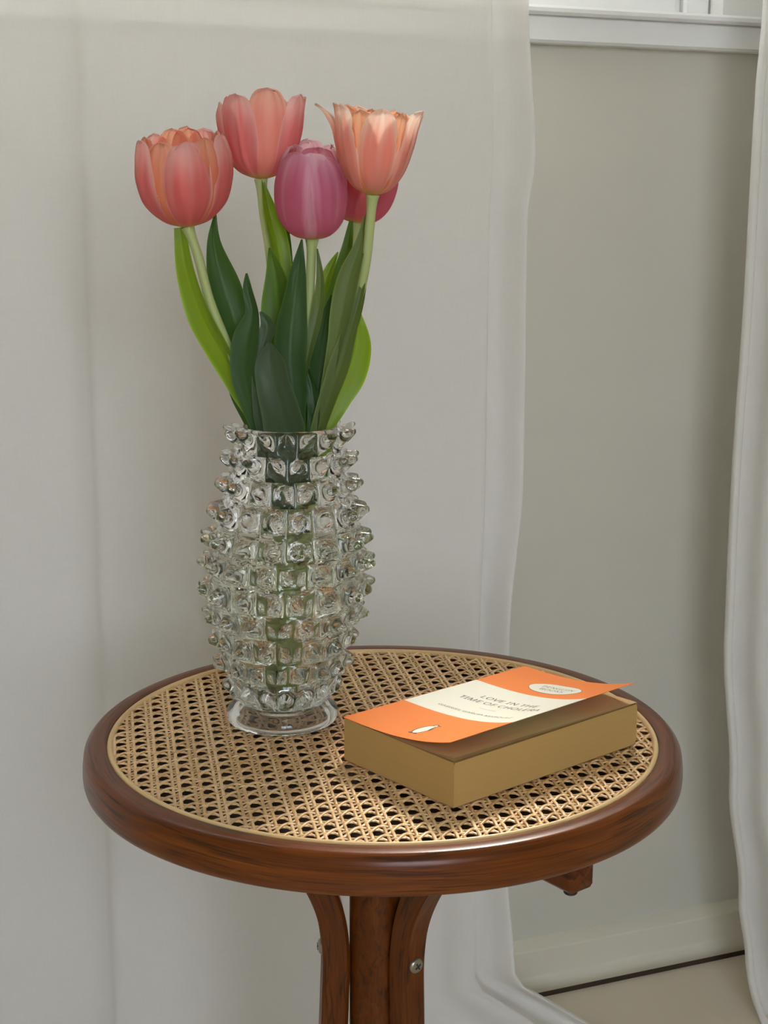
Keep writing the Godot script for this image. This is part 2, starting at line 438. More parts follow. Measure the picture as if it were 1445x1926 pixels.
# ---------- room ----------
func build_room() -> void:
	var fl := wall_node("floor", "pale painted floor below the baseboard", "floor")
	obj("floor_slab", boxes([[Vector3(-2.2, -0.12, -0.3), Vector3(1.6, 0.0, 3.6)]]), M.floor, fl)
	var ce := wall_node("ceiling", "plain white ceiling above the window wall", "ceiling")
	obj("ceiling_slab", boxes([[Vector3(-2.2, 2.6, -0.3), Vector3(1.6, 2.72, 3.6)]]), M.ceiling, ce)
	var wb := wall_node("wall_back", "pale grey painted wall under the window sill", "wall")
	obj("wall_panel", boxes([[Vector3(-2.2, 0, -0.20), Vector3(1.6, 1.16, -0.02)], [Vector3(-2.2, 2.3, -0.20), Vector3(1.6, 2.6, -0.02)],
		[Vector3(-2.2, 1.16, -0.20), Vector3(-1.06, 2.3, -0.02)], [Vector3(0.74, 1.16, -0.20), Vector3(1.6, 2.3, -0.02)]]), M.wall, wb)
	var wl := wall_node("wall_left", "plain pale wall to the left of the table", "wall")
	obj("wall_panel", boxes([[Vector3(-2.2, 0, -0.02), Vector3(-2.05, 2.6, 3.45)]]), M.wall, wl)
	var wr := wall_node("wall_right", "plain pale wall to the right of the curtains", "wall")
	obj("wall_panel", boxes([[Vector3(1.45, 0, -0.02), Vector3(1.6, 2.6, 3.45)]]), M.wall, wr)
	var wf := wall_node("wall_front", "pale wall with a second window behind the viewer", "wall")
	obj("wall_panel", boxes([[Vector3(-2.2, 0, 3.45), Vector3(1.6, 0.7, 3.6)], [Vector3(-2.2, 2.35, 3.45), Vector3(1.6, 2.6, 3.6)],
		[Vector3(-2.2, 0.7, 3.45), Vector3(-1.2, 2.35, 3.6)], [Vector3(0.1, 0.7, 3.45), Vector3(1.6, 2.35, 3.6)]]), M.wall, wf)
	# window
	var wi := wall_node("window_1", "white painted window with its sill above the grey wall", "window")
	obj("sill", boxes([[Vector3(-1.10, 1.147, -0.03), Vector3(0.80, 1.1765, 0.0)], [Vector3(-1.12, 1.1755, -0.16), Vector3(0.82, 1.1855, 0.008)]], 0.003), M.paint, wi)
	obj("frame", boxes([[Vector3(-1.06, 1.1855, -0.15), Vector3(-0.99, 2.3, -0.055)], [Vector3(0.664, 1.1855, -0.15), Vector3(0.74, 2.3, -0.055)],
		[Vector3(-0.99, 2.23, -0.15), Vector3(0.664, 2.3, -0.055)]], 0.003), M.paint, wi)
	obj("sash", boxes([[Vector3(-0.99, 1.1865, -0.13), Vector3(0.617, 1.45, -0.075)], [Vector3(0.627, 1.1865, -0.13), Vector3(0.662, 2.23, -0.075)],
		[Vector3(0.6165, 1.1865, -0.125), Vector3(0.6275, 2.23, -0.083)], [Vector3(-0.99, 1.45, -0.13), Vector3(-0.94, 2.23, -0.075)], [Vector3(-0.94, 2.17, -0.13), Vector3(0.617, 2.23, -0.075)]], 0.003), M.paint, wi)
	obj("mullion", boxes([[Vector3(0.03, 1.45, -0.13), Vector3(0.075, 2.17, -0.075)]], 0.003), M.paint, wi)
	obj("pane", boxes([[Vector3(-0.94, 1.45, -0.105), Vector3(0.03, 2.17, -0.101)]]), M.pane, wi)
	obj("pane", boxes([[Vector3(0.075, 1.45, -0.105), Vector3(0.617, 2.17, -0.101)]]), M.pane, wi)
	var ws := wall_node("window_2", "wide window with a white frame in the wall behind the viewer", "window")
	obj("frame", boxes([[Vector3(-1.2, 0.7, 3.44), Vector3(0.1, 0.76, 3.6)], [Vector3(-1.2, 2.29, 3.44), Vector3(0.1, 2.35, 3.6)], [Vector3(-1.2, 0.76, 3.44), Vector3(-1.14, 2.29, 3.6)],
		[Vector3(0.04, 0.76, 3.44), Vector3(0.1, 2.29, 3.6)], [Vector3(-0.57, 0.76, 3.48), Vector3(-0.53, 2.29, 3.57)]], 0.003), M.paint, ws)
	obj("pane", boxes([[Vector3(-1.14, 0.76, 3.52), Vector3(-0.57, 2.29, 3.524)]]), M.pane, ws)
	obj("pane", boxes([[Vector3(-0.53, 0.76, 3.52), Vector3(0.04, 2.29, 3.524)]]), M.pane, ws)
	# baseboard: a moulded profile drawn along the wall
	var bb := wall_node("baseboard_back", "cream painted baseboard with a bevelled top along the grey wall", "baseboard")
	var profile := [Vector2(-0.02, 0.0716), Vector2(-0.018, 0.0712), Vector2(-0.0012, 0.0656), Vector2(0.0, 0.0640), Vector2(0.0, 0.0625), Vector2(0.0, 0.031), Vector2(0.0012, 0.0285), Vector2(0.0035, 0.027), Vector2(0.0035, 0.0085), Vector2(-0.02, 0.0085)]
	var pts := PackedVector3Array()
	var steps := 90
	for p in profile:
		for j in steps + 1:
			var s := lerpf(-2.05, 1.45, float(j) / steps)
			var wob := noise.get_noise_2d(s * 900.0, p.y * 700.0) * 0.0012
			pts.append(Vector3(s, p.y + (wob if p.y > 0.02 and p.y < 0.071 else 0.0), p.x))
	var st := SurfaceTool.new()
	st.begin(Mesh.PRIMITIVE_TRIANGLES)
	sheet(pts, profile.size(), steps + 1, false, true, PackedVector2Array(), PackedColorArray(), st)
	st.generate_normals()
	obj("moulding", st.commit(), M.skirting, bb)
	var tr := wall_node("trim_1", "thin dark brown wooden strip between the baseboard and the floor", "trim")
	obj("strip", boxes([[Vector3(-2.05, 0.0, -0.02), Vector3(1.45, 0.0083, 0.001)]]), M.brown, tr)


# ---------- curtains ----------
func fold_line(path: Array, per: int) -> Array:
	return rounded(path, per)


func curtain_mesh(path: Array, per: int, move: Callable) -> ArrayMesh:
	var line := rounded(path, per)
	var rows := 110
	var pts := PackedVector3Array()
	var uvs := PackedVector2Array()
	for i in rows:
		var h := lerpf(1.62, -0.597, pow(float(i) / (rows - 1), 0.9))
		for p in line:
			var q: Vector3 = move.call(p, h)
			var crease := 0.0
			for y in [0.481, 0.315, 0.93]:
				crease += 0.0012 * exp(-pow((q.y - y - 0.01 * noise.get_noise_2d(q.x * 500.0, y * 99.0)) / 0.003, 2.0))
			q.z += crease + 0.0035 * noise.get_noise_2d(q.x * 160.0, h * 60.0)
			pts.append(wall_point(q.x, q.y, q.z))
			uvs.append(Vector2(p.x, h))
	return sheet(pts, rows, line.size(), false, true, uvs)


func build_curtains() -> void:
	var rod := thing("curtain_rod", "slim white rod carrying both sheer curtains above the window", "rod")
	obj("pole", tube([wall_point(-1.2, 1.63, 0.105), wall_point(0.0, 1.63, 0.105), wall_point(1.35, 1.63, 0.105)], [0.011, 0.011], 16), M.paint, rod)
	for s in [-1.1, 1.3]:
		obj("bracket", tube([wall_point(s, 1.63, -0.022), wall_point(s, 1.63, 0.05), wall_point(s, 1.63, 0.097)], [0.008, 0.008], 10), M.paint, rod)
	var left := [Vector2(-1.05, 0.10), Vector2(-0.9, 0.13), Vector2(-0.75, 0.095), Vector2(-0.55, 0.125), Vector2(-0.42, 0.105), Vector2(-0.30, 0.115), Vector2(-0.19, 0.119), Vector2(-0.15, 0.120), Vector2(-0.128, 0.112), Vector2(-0.115, 0.103), Vector2(-0.09, 0.101),
		Vector2(-0.06, 0.104), Vector2(-0.035, 0.112), Vector2(-0.02, 0.116), Vector2(0.03, 0.113), Vector2(0.10, 0.112), Vector2(0.19, 0.113), Vector2(0.262, 0.116), Vector2(0.284, 0.119), Vector2(0.2885, 0.112),
		Vector2(0.2935, 0.097), Vector2(0.304, 0.093), Vector2(0.315, 0.099), Vector2(0.326, 0.116), Vector2(0.331, 0.119), Vector2(0.333, 0.113)]
	var sway := [[0.65, -0.006], [0.58, -0.008], [0.42, 0.004], [0.36, -0.003], [0.09, 0.000], [-0.09, -0.013], [-0.30, -0.014], [-0.52, 0.004], [-0.60, 0.006]]
	var lc := obj("sheer_curtain", curtain_mesh(left, 7, func(p: Vector2, h: float) -> Vector3:
		var near := smoothstep(-0.1, 0.33, p.x)
		var edge := smoothstep(0.26, 0.33, p.x)
		var low := clampf((-0.497 - h) / 0.1, 0.0, 1.0)
		return Vector3(p.x + at_height(sway, h) * edge + 0.14 * pow(low, 1.05) * near, h, p.y - 0.013 * (1.0 - smoothstep(-0.56, -0.25, h)) * exp(-pow((p.x - 0.272) / 0.022, 2.0)) + 0.010 * (1.0 - smoothstep(-0.56, -0.2, h)) * exp(-pow((p.x - 0.235) / 0.02, 2.0)) + (0.10 * low * low) * (1.0 - 0.6 * edge) * near)), M.sheer)
	tag(lc, "long white sheer curtain hanging behind the table and vase", "curtain")
	var right := [Vector2(0.607, 0.108), Vector2(0.604, 0.114), Vector2(0.606, 0.119), Vector2(0.613, 0.117), Vector2(0.619, 0.101), Vector2(0.629, 0.095), Vector2(0.638, 0.106), Vector2(0.642, 0.126), Vector2(0.655, 0.132), Vector2(0.69, 0.122), Vector2(0.73, 0.11), Vector2(0.78, 0.128), Vector2(0.85, 0.10), Vector2(0.93, 0.13), Vector2(1.02, 0.10), Vector2(1.12, 0.128), Vector2(1.22, 0.11)]
	var sway2 := [[0.7, 0.002], [0.58, 0.0], [0.48, -0.004], [0.30, -0.004], [0.05, -0.008], [-0.12, -0.006], [-0.30, 0.012], [-0.45, 0.035], [-0.54, 0.05], [-0.60, 0.045]]
	var rc := obj("sheer_curtain", curtain_mesh(right, 7, func(p: Vector2, h: float) -> Vector3:
		var edge := 1.0 - smoothstep(0.62, 0.95, p.x)
		var low := clampf((-0.53 - h) / 0.07, 0.0, 1.0)
		return Vector3(p.x + at_height(sway2, h) * edge, h, p.y + 0.05 * low * low)), M.sheer)
	tag(rc, "white sheer curtain at the right edge of the picture beside the bare wall", "curtain")


func at_height(table: Array, h: float) -> float:
	for i in table.size() - 1:
		if h >= table[i + 1][0]:
			var t := clampf(inverse_lerp(table[i][0], table[i + 1][0], h), 0.0, 1.0)
			return lerpf(table[i][1], table[i + 1][1], t * t * (3.0 - 2.0 * t))
	return table[-1][1]


# ---------- table ----------
func leg_mesh(az: float) -> ArrayMesh:
	# centre line as (radius, height above the table top), a square bar bent along it
	var line := rounded([Vector2(0.205, -0.0365), Vector2(0.18, -0.0365), Vector2(0.14, -0.037), Vector2(0.095, -0.052), Vector2(0.062, -0.090), Vector2(0.041, -0.128), Vector2(0.0335, -0.165), Vector2(0.034, -0.21), Vector2(0.0355, -0.26), Vector2(0.0335, -0.34), Vector2(0.04, -0.42), Vector2(0.075, -0.50), Vector2(0.13, -0.562), Vector2(0.185, -0.589)], 8)
	var out := Vector3(sin(az), 0, cos(az))
	var across := Vector3(cos(az), 0, -sin(az))
	var pts := PackedVector3Array()
	var uvs := PackedVector2Array()
	var half := 0.0102
	var b := 0.0025
	var ring := [Vector2(-half + b, -half), Vector2(half - b, -half), Vector2(half, -half + b), Vector2(half, half - b), Vector2(half - b, half), Vector2(-half + b, half), Vector2(-half, half - b), Vector2(-half, -half + b)]
	var n := line.size()
	var far := 0.0
	for i in range(-2, n + 2):
		var k := clampi(i, 0, n - 1)
		var p: Vector2 = line[k]
		var t: Vector2 = (line[mini(k + 1, n - 1)] - line[maxi(k - 1, 0)]).normalized()
		var nor := Vector2(-t.y, t.x)
		var grow := 0.0 if i == -2 or i == n + 1 else (0.78 if i == -1 or i == n else 1.0)
		var back := -0.003 if i < 0 else (0.003 if i >= n else 0.0)
		if i > 0 and i < n:
			far += p.distance_to(line[k - 1])
		for j in ring.size():
			var c: Vector2 = ring[j] * grow
			var q := p + nor * c.y + t * back
			pts.append(out * q.x + Vector3(0, q.y, 0) + across * c.x)
			uvs.append(Vector2(far * 2.5, float(j) / ring.size() * 1.2 + az))
	return sheet_flat(pts, n + 4, ring.size(), uvs)


# like a closed sheet, but smooth only along its length so that the arrises stay crisp
func sheet_flat(pts: PackedVector3Array, rows: int, cols: int, uvs: PackedVector2Array) -> ArrayMesh:
	var st := SurfaceTool.new()
	st.begin(Mesh.PRIMITIVE_TRIANGLES)
	for j in cols:
		st.set_smooth_group(j % 2 + 1 if j < cols - 1 or cols % 2 == 0 else 3)
		var j2 := (j + 1) % cols
		for i in rows - 1:
			var q := [i * cols + j, (i + 1) * cols + j, (i + 1) * cols + j2, i * cols + j2]
			for k in [0, 1, 2, 0, 2, 3]:
				var uv := uvs[q[k]]
				if j2 == 0 and k >= 2:
					uv.y += 1.2
				st.set_uv(uv)
				st.add_vertex(pts[q[k]])
	st.generate_normals()
	return st.commit()


func screw(parent: Node3D, at: Vector3, az: float, r := 0.0058) -> void:
	var s := obj("screw", lathe(rounded([Vector2(r, 0.0), Vector2(r, 0.0009), Vector2(r * 0.72, 0.0024), Vector2(0.00001, 0.0031)], 4), 24), M.metal, parent)
	s.position = at
	s.basis = Basis(Vector3.UP, az) * Basis(Vector3.RIGHT, PI / 2) * Basis(Vector3.UP, 0.5)
	var st := SurfaceTool.new()
	st.begin(Mesh.PRIMITIVE_TRIANGLES)
	add_box(st, Vector3(-r * 0.45, 0.0022, -r * 0.1), Vector3(r * 0.45, 0.0033, r * 0.1))
	add_box(st, Vector3(-r * 0.1, 0.0022, -r * 0.45), Vector3(r * 0.1, 0.0033, r * 0.45))
	obj("cross_slot", st.commit(), M.slot, s)


func strand_mesh(dir: Vector3, offset: Vector3, reach: float, width: float, height: Callable, step: float) -> ArrayMesh:
	var side := Vector3(dir.z, 0, -dir.x)
	var n := maxi(int(2.0 * reach / step), 2)
	var pts := PackedVector3Array()
	var thick := 0.0008
	var cut := [Vector2(-0.5, -0.35), Vector2(-0.42, 0.35), Vector2(0.0, 0.62), Vector2(0.42, 0.35), Vector2(0.5, -0.35)]
	for i in n + 1:
		var p := lerpf(-reach, reach, float(i) / n)
		var y: float = height.call(p)
		for c in cut:
			pts.append(offset + dir * p + side * (c.x * width) + Vector3(0, y + c.y * thick, 0))
	return sheet(pts, n + 1, cut.size(), true, true)


func build_table() -> void:
	var t := thing("side_table", "round wooden side table with a cane top and bentwood legs", "table", Vector3(0, TABLE, 0))
	var rim_line := [Vector2(0.1895, -0.025), Vector2(0.1895, -0.004), Vector2(0.1925, -0.0035), Vector2(0.1965, -0.0035), Vector2(0.1978, -0.003), Vector2(0.1980, -0.0006), Vector2(0.1983, 0.0001), Vector2(0.1990, 0.0004), Vector2(0.2040, 0.0006), Vector2(0.2088, 0.0005), Vector2(0.2100, 0.0001),
		Vector2(0.2113, -0.0010), Vector2(0.2126, -0.0026), Vector2(0.2132, -0.0034), Vector2(0.2137, -0.0045), Vector2(0.2142, -0.007), Vector2(0.2149, -0.0125), Vector2(0.2151, -0.018), Vector2(0.2148, -0.0222), Vector2(0.2143, -0.0240), Vector2(0.2132, -0.0256), Vector2(0.2112, -0.0266), Vector2(0.2085, -0.027), Vector2(0.2000, -0.0275), Vector2(0.1915, -0.0272), Vector2(0.1895, -0.025)]
	obj("rim", lathe(rim_line, 220, Vector3.ZERO, -1.0), M.rim, t)
	var bead := []
	for i in 17:
		var a := -0.35 + (PI + 0.7) * i / 16.0
		bead.append(Vector2(0.1957 - cos(a) * 0.0022, -0.0018 + sin(a) * 0.0030))
	bead.reverse()
	bead.append(bead[0])
	bead.reverse()
	obj("cane_ring", lathe(bead, 220), M.bead, t)
	obj("backing_board", lathe([Vector2(0.0001, -0.0165), Vector2(0.1893, -0.0165), Vector2(0.1893, -0.0225), Vector2(0.0001, -0.0225)], 120), M.board, t)
	# the cane webbing: pairs both ways and single strands on both diagonals
	var web := Node3D.new()
	web.name = "cane_webbing"
	t.add_child(web, true)
	var turn := deg_to_rad(10.5)
	var pitch := 0.0139
	var apart := 0.0021
	var radius := 0.1945
	var lay := -0.0014
	var way := Vector3(-sin(turn), 0, -cos(turn))
	var over := Vector3(cos(turn), 0, -sin(turn))
	for pass_at in 2:
		var dir: Vector3 = way if pass_at == 0 else over
		var cross: Vector3 = over if pass_at == 0 else way
		var count := int(radius / pitch) + 1
		for k in range(-count, count + 1):
			for side in [-1.0, 1.0]:
				var off: float = k * pitch + side * apart + rng.randf_range(-0.00025, 0.00025)
				if absf(off) > radius - 0.002:
					continue
				var reach := sqrt(radius * radius - off * off)
				var sgn: float = side * (1.0 if pass_at == 0 else -1.0)
				var lift := lay + (0.00028 if pass_at == 0 else -0.00012)
				var f := func(p: float) -> float:
					var q := p / pitch
					q = (q - roundf(q)) * pitch
					var near := clampf(q / apart, -1.0, 1.0)
					var fall := 1.0 if absf(q) < apart else cos((absf(q) - apart) / (pitch * 0.5 - apart) * PI * 0.5)
					return lift + 0.00042 * sgn * sin(near * PI * 0.5) * fall
				obj("cane_strand", strand_mesh(dir, cross * off, reach, 0.00225 * rng.randf_range(0.9, 1.08), f, pitch / 7.0), M.cane[rng.randi() % 4], web)
	for pass_at in 2:
		var dir := (way + over * (1.0 if pass_at == 0 else -1.0)).normalized()
		var cross := Vector3(dir.z, 0, -dir.x)
		var gap := pitch / sqrt(2.0)
		var count := int(radius / gap) + 1
		for k in range(-count, count + 1):
			var off := (k + 0.5) * gap
			if absf(off) > radius - 0.002:
				continue
			var reach := sqrt(radius * radius - off * off)
			var base := cross * off
			var f := func(p: float) -> float:
				var at: Vector3 = base + dir * p
				var z := at.dot(way) / pitch
				var x := at.dot(over) / pitch
				var row := cos(TAU * z)       # near +1 on the rows that run across
				return lay + 0.00062 * row - 0.0001 + (0.0003 if pass_at == 0 else -0.00045)
			obj("cane_strand", strand_mesh(dir, base, reach, 0.0024 * rng.randf_range(0.9, 1.08), f, pitch / 7.0), M.cane[rng.randi() % 4], web)
	# legs round a turned post
	var post := obj("post", lathe(rounded([Vector2(0.0001, -0.026), Vector2(0.021, -0.026), Vector2(0.0222, -0.028), Vector2(0.0222, -0.30), Vector2(0.0222, -0.44), Vector2(0.0205, -0.452), Vector2(0.0001, -0.454)], 3), 48), post_material(), t)
	post.position = Vector3(-0.0022, 0, 0)
	for deg in [38.0, -82.0, 158.0]:
		var az := deg_to_rad(deg)
		var leg := obj("leg", leg_mesh(az), M.leg, t)
		leg.position = Vector3(-0.0022, 0, 0)
		var out := Vector3(sin(az), 0, cos(az))
		screw(leg, out * 0.0434 + Vector3(0, -0.168, 0), az)
		screw(leg, out * 0.0437 + Vector3(0, -0.30, 0), az)
		var knob := obj("knob", lathe(rounded([Vector2(0.0001, -0.0525), Vector2(0.0036, -0.0515), Vector2(0.0045, -0.0500), Vector2(0.0036, -0.0485), Vector2(0.0018, -0.0470), Vector2(0.0018, -0.0440)], 3), 20), M.dark_knob, leg)
		knob.position = out * 0.197


func post_material() -> StandardMaterial3D:   # the leg wood with its grain turned upright
	var m := StandardMaterial3D.new()
	m.albedo_texture = tone_image(256, 1024, func(x, y): return wood_tone(y, x, Color(0.26, 0.11, 0.016), Color(0.51, 0.265, 0.06), 0.25))
	m.roughness = 0.4
	m.clearcoat_enabled = true
	m.clearcoat = 0.15
	m.metallic_specular = 0.3
	m.clearcoat_roughness = 0.25
	m.uv1_scale = Vector3(1, 0.6, 1)
	return m


# ---------- vase ----------
const ROW_AT := [0.2189, 0.2025, 0.1856, 0.1678, 0.1477, 0.1299, 0.1120, 0.0909, 0.0737, 0.0543, 0.0372, 0.0171]
const ROW_RADIUS := [0.0362, 0.0378, 0.0405, 0.0445, 0.0492, 0.0532, 0.0546, 0.0530, 0.0482, 0.0436, 0.0394, 0.0335]

func lean(h: float) -> float:
	return 0.036 * h


func body_radius(h: float) -> float:
	for i in ROW_AT.size() - 1:
		if h >= ROW_AT[i + 1]:
			return lerpf(ROW_RADIUS[i + 1], ROW_RADIUS[i], clampf(inverse_lerp(ROW_AT[i + 1], ROW_AT[i], h), 0, 1))
	return ROW_RADIUS[-1]


func inner_radius(h: float) -> float:
	return minf(body_radius(h) - 0.0052, 0.0295 + 0.6 * maxf(0.0, 0.235 - h) * 1.0) * clampf((h - 0.020) / 0.010, 0.0, 1.0) ** 0.4


func build_vase() -> void:
	var v := thing("glass_vase", "clear glass vase covered in rows of blunt spikes, holding the tulips", "vase", Vector3(-0.0748, TABLE, -0.0245))
	var cells := 16
	var fine := 14
	var around := cells * fine
	var pts := PackedVector3Array()
	var row_ring := func(r: float, h: float):
		for j in around:
			var a := TAU * j / around
			pts.append(Vector3(lean(h) + sin(a) * r, h, cos(a) * r))
	# inside, from the bottom up, then over the lip and down the outside
	row_ring.call(0.00005, 0.0205)
	for i in 26:
		var h := lerpf(0.0207, 0.2172, pow(float(i) / 25.0, 1.2))
		row_ring.call(inner_radius(h), h)
	row_ring.call(0.0312, 0.2190)
	row_ring.call(0.0325, 0.2199)
	row_ring.call(0.0345, 0.2199)
	for row in 11:
		var top: float = ROW_AT[row]
		var low: float = ROW_AT[row + 1]
		var phase := rng.randf() * TAU / cells
		var sizes := []
		for k in cells:
			sizes.append([rng.randf_range(0.82, 1.18), rng.randf_range(-0.16, 0.16), rng.randf_range(-0.14, 0.14), rng.randf_range(-0.15, 0.15)])
		var spike: float = [0.0118, 0.0120, 0.0122, 0.0122, 0.0122, 0.0124, 0.0118, 0.0112, 0.0100, 0.0094, 0.0072][row]
		var up: float = [0.62, 0.42, 0.34, 0.25, 0.16, 0.08, 0.02, -0.04, -0.10, -0.12, -0.12][row]
		for i in fine + 1:
			var fv := float(i) / fine
			var h := lerpf(top, low, fv)
			var r := lerpf(ROW_RADIUS[row], ROW_RADIUS[row + 1], fv)
			for j in around:
				var k := j / fine
				var fu := float(j % fine) / fine
				var sz: Array = sizes[k]
				var cu: float = 0.5 + sz[1] * 0.5
				var cv: float = 0.5 + sz[2] * 0.5
				var du: float = (cu - fu) / cu if fu < cu else (fu - cu) / (1.0 - cu)
				var dv: float = (cv - fv) / cv if fv < cv else (fv - cv) / (1.0 - cv)
				var m := clampf(lerpf(sqrt(du * du + dv * dv), maxf(du, dv), smoothstep(0.35, 0.9, maxf(du, dv))), 0.0, 1.0)
				if fu == 0.0 or i == 0 or i == fine:
					m = 1.0
				var round_m := (sqrt(m * m + 0.04) - 0.2) / 0.8198
				var tall: float = 0.24 * (1.0 - round_m) + 0.76 * (1.0 - smoothstep(0.16, 0.92, m))
				var a: float = phase + TAU * j / around
				var pull: float = minf(tall * 1.25, 1.0) * 0.22     # draws the sides in towards the tip
				a += pull * (cu - fu) * TAU / cells * 0.55
				var hh := h + pull * (fv - cv) * (top - low) * 0.55
				var d: float = spike * sz[0] * tall
				a += sz[3] * d / maxf(r, 0.01) * 0.5
				hh += d * up
				var rr := r + d
				pts.append(Vector3(lean(hh) + sin(a) * rr, hh, cos(a) * rr))
	row_ring.call(0.0325, 0.0160)
	row_ring.call(0.0290, 0.0150)
	row_ring.call(0.00005, 0.0148)
	var rows := pts.size() / around
	obj("body", sheet(pts, rows, around, true, false), M.glass, v)
	var foot := rounded([Vector2(0.0001, 0.0143), Vector2(0.0270, 0.0144), Vector2(0.0320, 0.0142), Vector2(0.0368, 0.0122), Vector2(0.0400, 0.0098), Vector2(0.0414, 0.0062), Vector2(0.0408, 0.0022), Vector2(0.0385, 0.0003), Vector2(0.0355, 0.0003), Vector2(0.0335, 0.0022), Vector2(0.0305, 0.0062), Vector2(0.0240, 0.0084), Vector2(0.0001, 0.0092)], 5)
	obj("foot", lathe(foot, 96), M.glass, v)
	# water up to two thirds; its side lies just within the glass
	var w := thing("water", "clear water filling the lower part of the spiked glass vase", "water", Vector3(-0.0748, TABLE, -0.0245))
	var level := 0.150
	var wp := PackedVector3Array()
	var rings := [[0.00005, 0.0203]]
	for i in 22:
		var h := lerpf(0.0206, level, pow(float(i) / 21.0, 1.2))
		rings.append([inner_radius(h) + 0.0002, h])
	rings.append([inner_radius(level) * 0.9, level - 0.0006])
	rings.append([0.00005, level - 0.0008])
	for ring in rings:
		for j in 72:
			var a := TAU * j / 72
			wp.append(Vector3(lean(ring[1]) + sin(a) * ring[0], ring[1], cos(a) * ring[0]))
	obj("water_fill", sheet(wp, rings.size(), 72, true, true), M.water, w)


# ---------- tulips ----------
const LEAF_TONES := {"bright": [Vector3(0.20, 0.31, 0.020), 1.0], "dark": [Vector3(0.050, 0.105, 0.030), 1.0], "mid": [Vector3(0.10, 0.19, 0.018), 1.0], "grey": [Vector3(0.075, 0.118, 0.056), 1.0], "pale": [Vector3(0.15, 0.205, 0.060), 1.0]}

func leaf_mesh(line: Array, yaw: float, cup: float, tone: Vector3) -> ArrayMesh:
	var nt := 40
	var ns := 15
	var pts := PackedVector3Array()
	var tints := PackedColorArray()
	for i in nt:
		var t := float(i) / (nt - 1)
		var q: Vector4 = along(line, t)
		var q2: Vector4 = along(line, minf(t + 0.01, 1.0))
		var q1: Vector4 = along(line, maxf(t - 0.01, 0.0))
		var c := Vector3(q.x, q.y, q.z)
		var tangent := (Vector3(q2.x, q2.y, q2.z) - Vector3(q1.x, q1.y, q1.z)).normalized()
		var side := tangent.cross(Vector3.BACK).normalized()
		side = side.rotated(tangent, yaw * sin(PI * clampf(t * 0.8 + 0.1, 0.0, 1.0)))
		var front := side.cross(tangent).normalized()
		if front.z < 0.0:
			front = -front
		var half := maxf(q.w, 0.0003) / cos(yaw)
		for j in ns:
			var s := 2.0 * j / (ns - 1) - 1.0
			var vein := exp(-pow(s / 0.10, 2.0))
			var wave := 0.0006 * sin(t * 17.0 + s * 2.0) * absf(s)
			pts.append(c + side * (s * half) + front * (cup * half * (s * s - 0.3) - 0.0005 * vein + wave))
			var line_tone := 1.0 + 0.10 * noise.get_noise_2d(s * 620.0, t * 40.0)
			var k := tone * line_tone * (1.0 + 0.15 * vein + 0.45 * smoothstep(0.9, 1.0, absf(s)))
			tints.append(Color(k.x, k.y, k.z))
	return sheet(pts, nt, ns, false, false, PackedVector2Array(), tints)


func petal_mesh(profile: Array, az: float, rs: float, half: float, hs: float, flare: float, tones: Array, crimp: float) -> ArrayMesh:
	var nt := 30
	var ns := 17
	var pts := PackedVector3Array()
	var tints := PackedColorArray()
	var seed_at := rng.randf() * 900.0
	var skew := rng.randf_range(-0.12, 0.12)
	for i in nt:
		var t := float(i) / (nt - 1)
		var p: Vector2 = along(profile, t)
		var wide := 0.22 + 0.78 * smoothstep(0.0, 0.55, t) if t < 0.58 else pow(maxf(1.0 - pow((t - 0.58) / 0.42, 2.6), 0.0), 0.5)
		for j in ns:
			var s := 2.0 * j / (ns - 1) - 1.0
			var r := maxf(p.x * rs, 0.0012)
			var ang := clampf(half * wide / r, 0.0, 1.15)
			var a := az + ang * s + skew * t * t * 0.6
			var edge := absf(s)
			r *= 1.0 - 0.085 * s * s
			r += flare * 0.012 * pow(maxf(0.0, (t - 0.70) / 0.30), 2.0)
			r -= 0.0012 * exp(-pow(s / 0.10, 2.0)) * smoothstep(0.15, 0.5, t)
			r += crimp * 0.0009 * noise.get_noise_2d(s * 420.0 + seed_at + 20.0, t * 12.0) * smoothstep(0.1, 0.4, t)
			r += crimp * 0.0016 * noise.get_noise_2d(s * 120.0 + seed_at, t * 130.0) * t
			var h := p.y * hs + crimp * 0.0022 * noise.get_noise_2d(s * 170.0 + seed_at + 50.0, t * 60.0) * t
			h -= 0.0035 * exp(-pow(s / 0.12, 2.0)) * smoothstep(0.97, 1.0, t) * 0.3
			pts.append(Vector3(sin(a) * r, h, cos(a) * r))
			var base: Color = tones[0]
			var mid: Color = tones[1]
			var tip: Color = tones[2]
			var mixed := clampf(0.85 * smoothstep(0.55, 1.0, t) + 0.55 * smoothstep(0.45, 1.0, edge) * smoothstep(0.2, 0.6, t), 0.0, 1.0)
			var vein := noise.get_noise_2d(s * 330.0 + seed_at, t * 14.0)
			var c := mid.lerp(tip, clampf(mixed + 0.42 * vein * smoothstep(0.1, 0.5, t) - 0.10 + 0.5 * smoothstep(0.86, 1.0, edge) + 0.35 * exp(-pow(s / 0.13, 2.0)) * smoothstep(0.2, 0.5, t), 0.0, 1.0))
			c = base.lerp(c, smoothstep(0.03, 0.24, t))
			tints.append(c)
	return sheet(pts, nt, ns, false, false, PackedVector2Array(), tints)


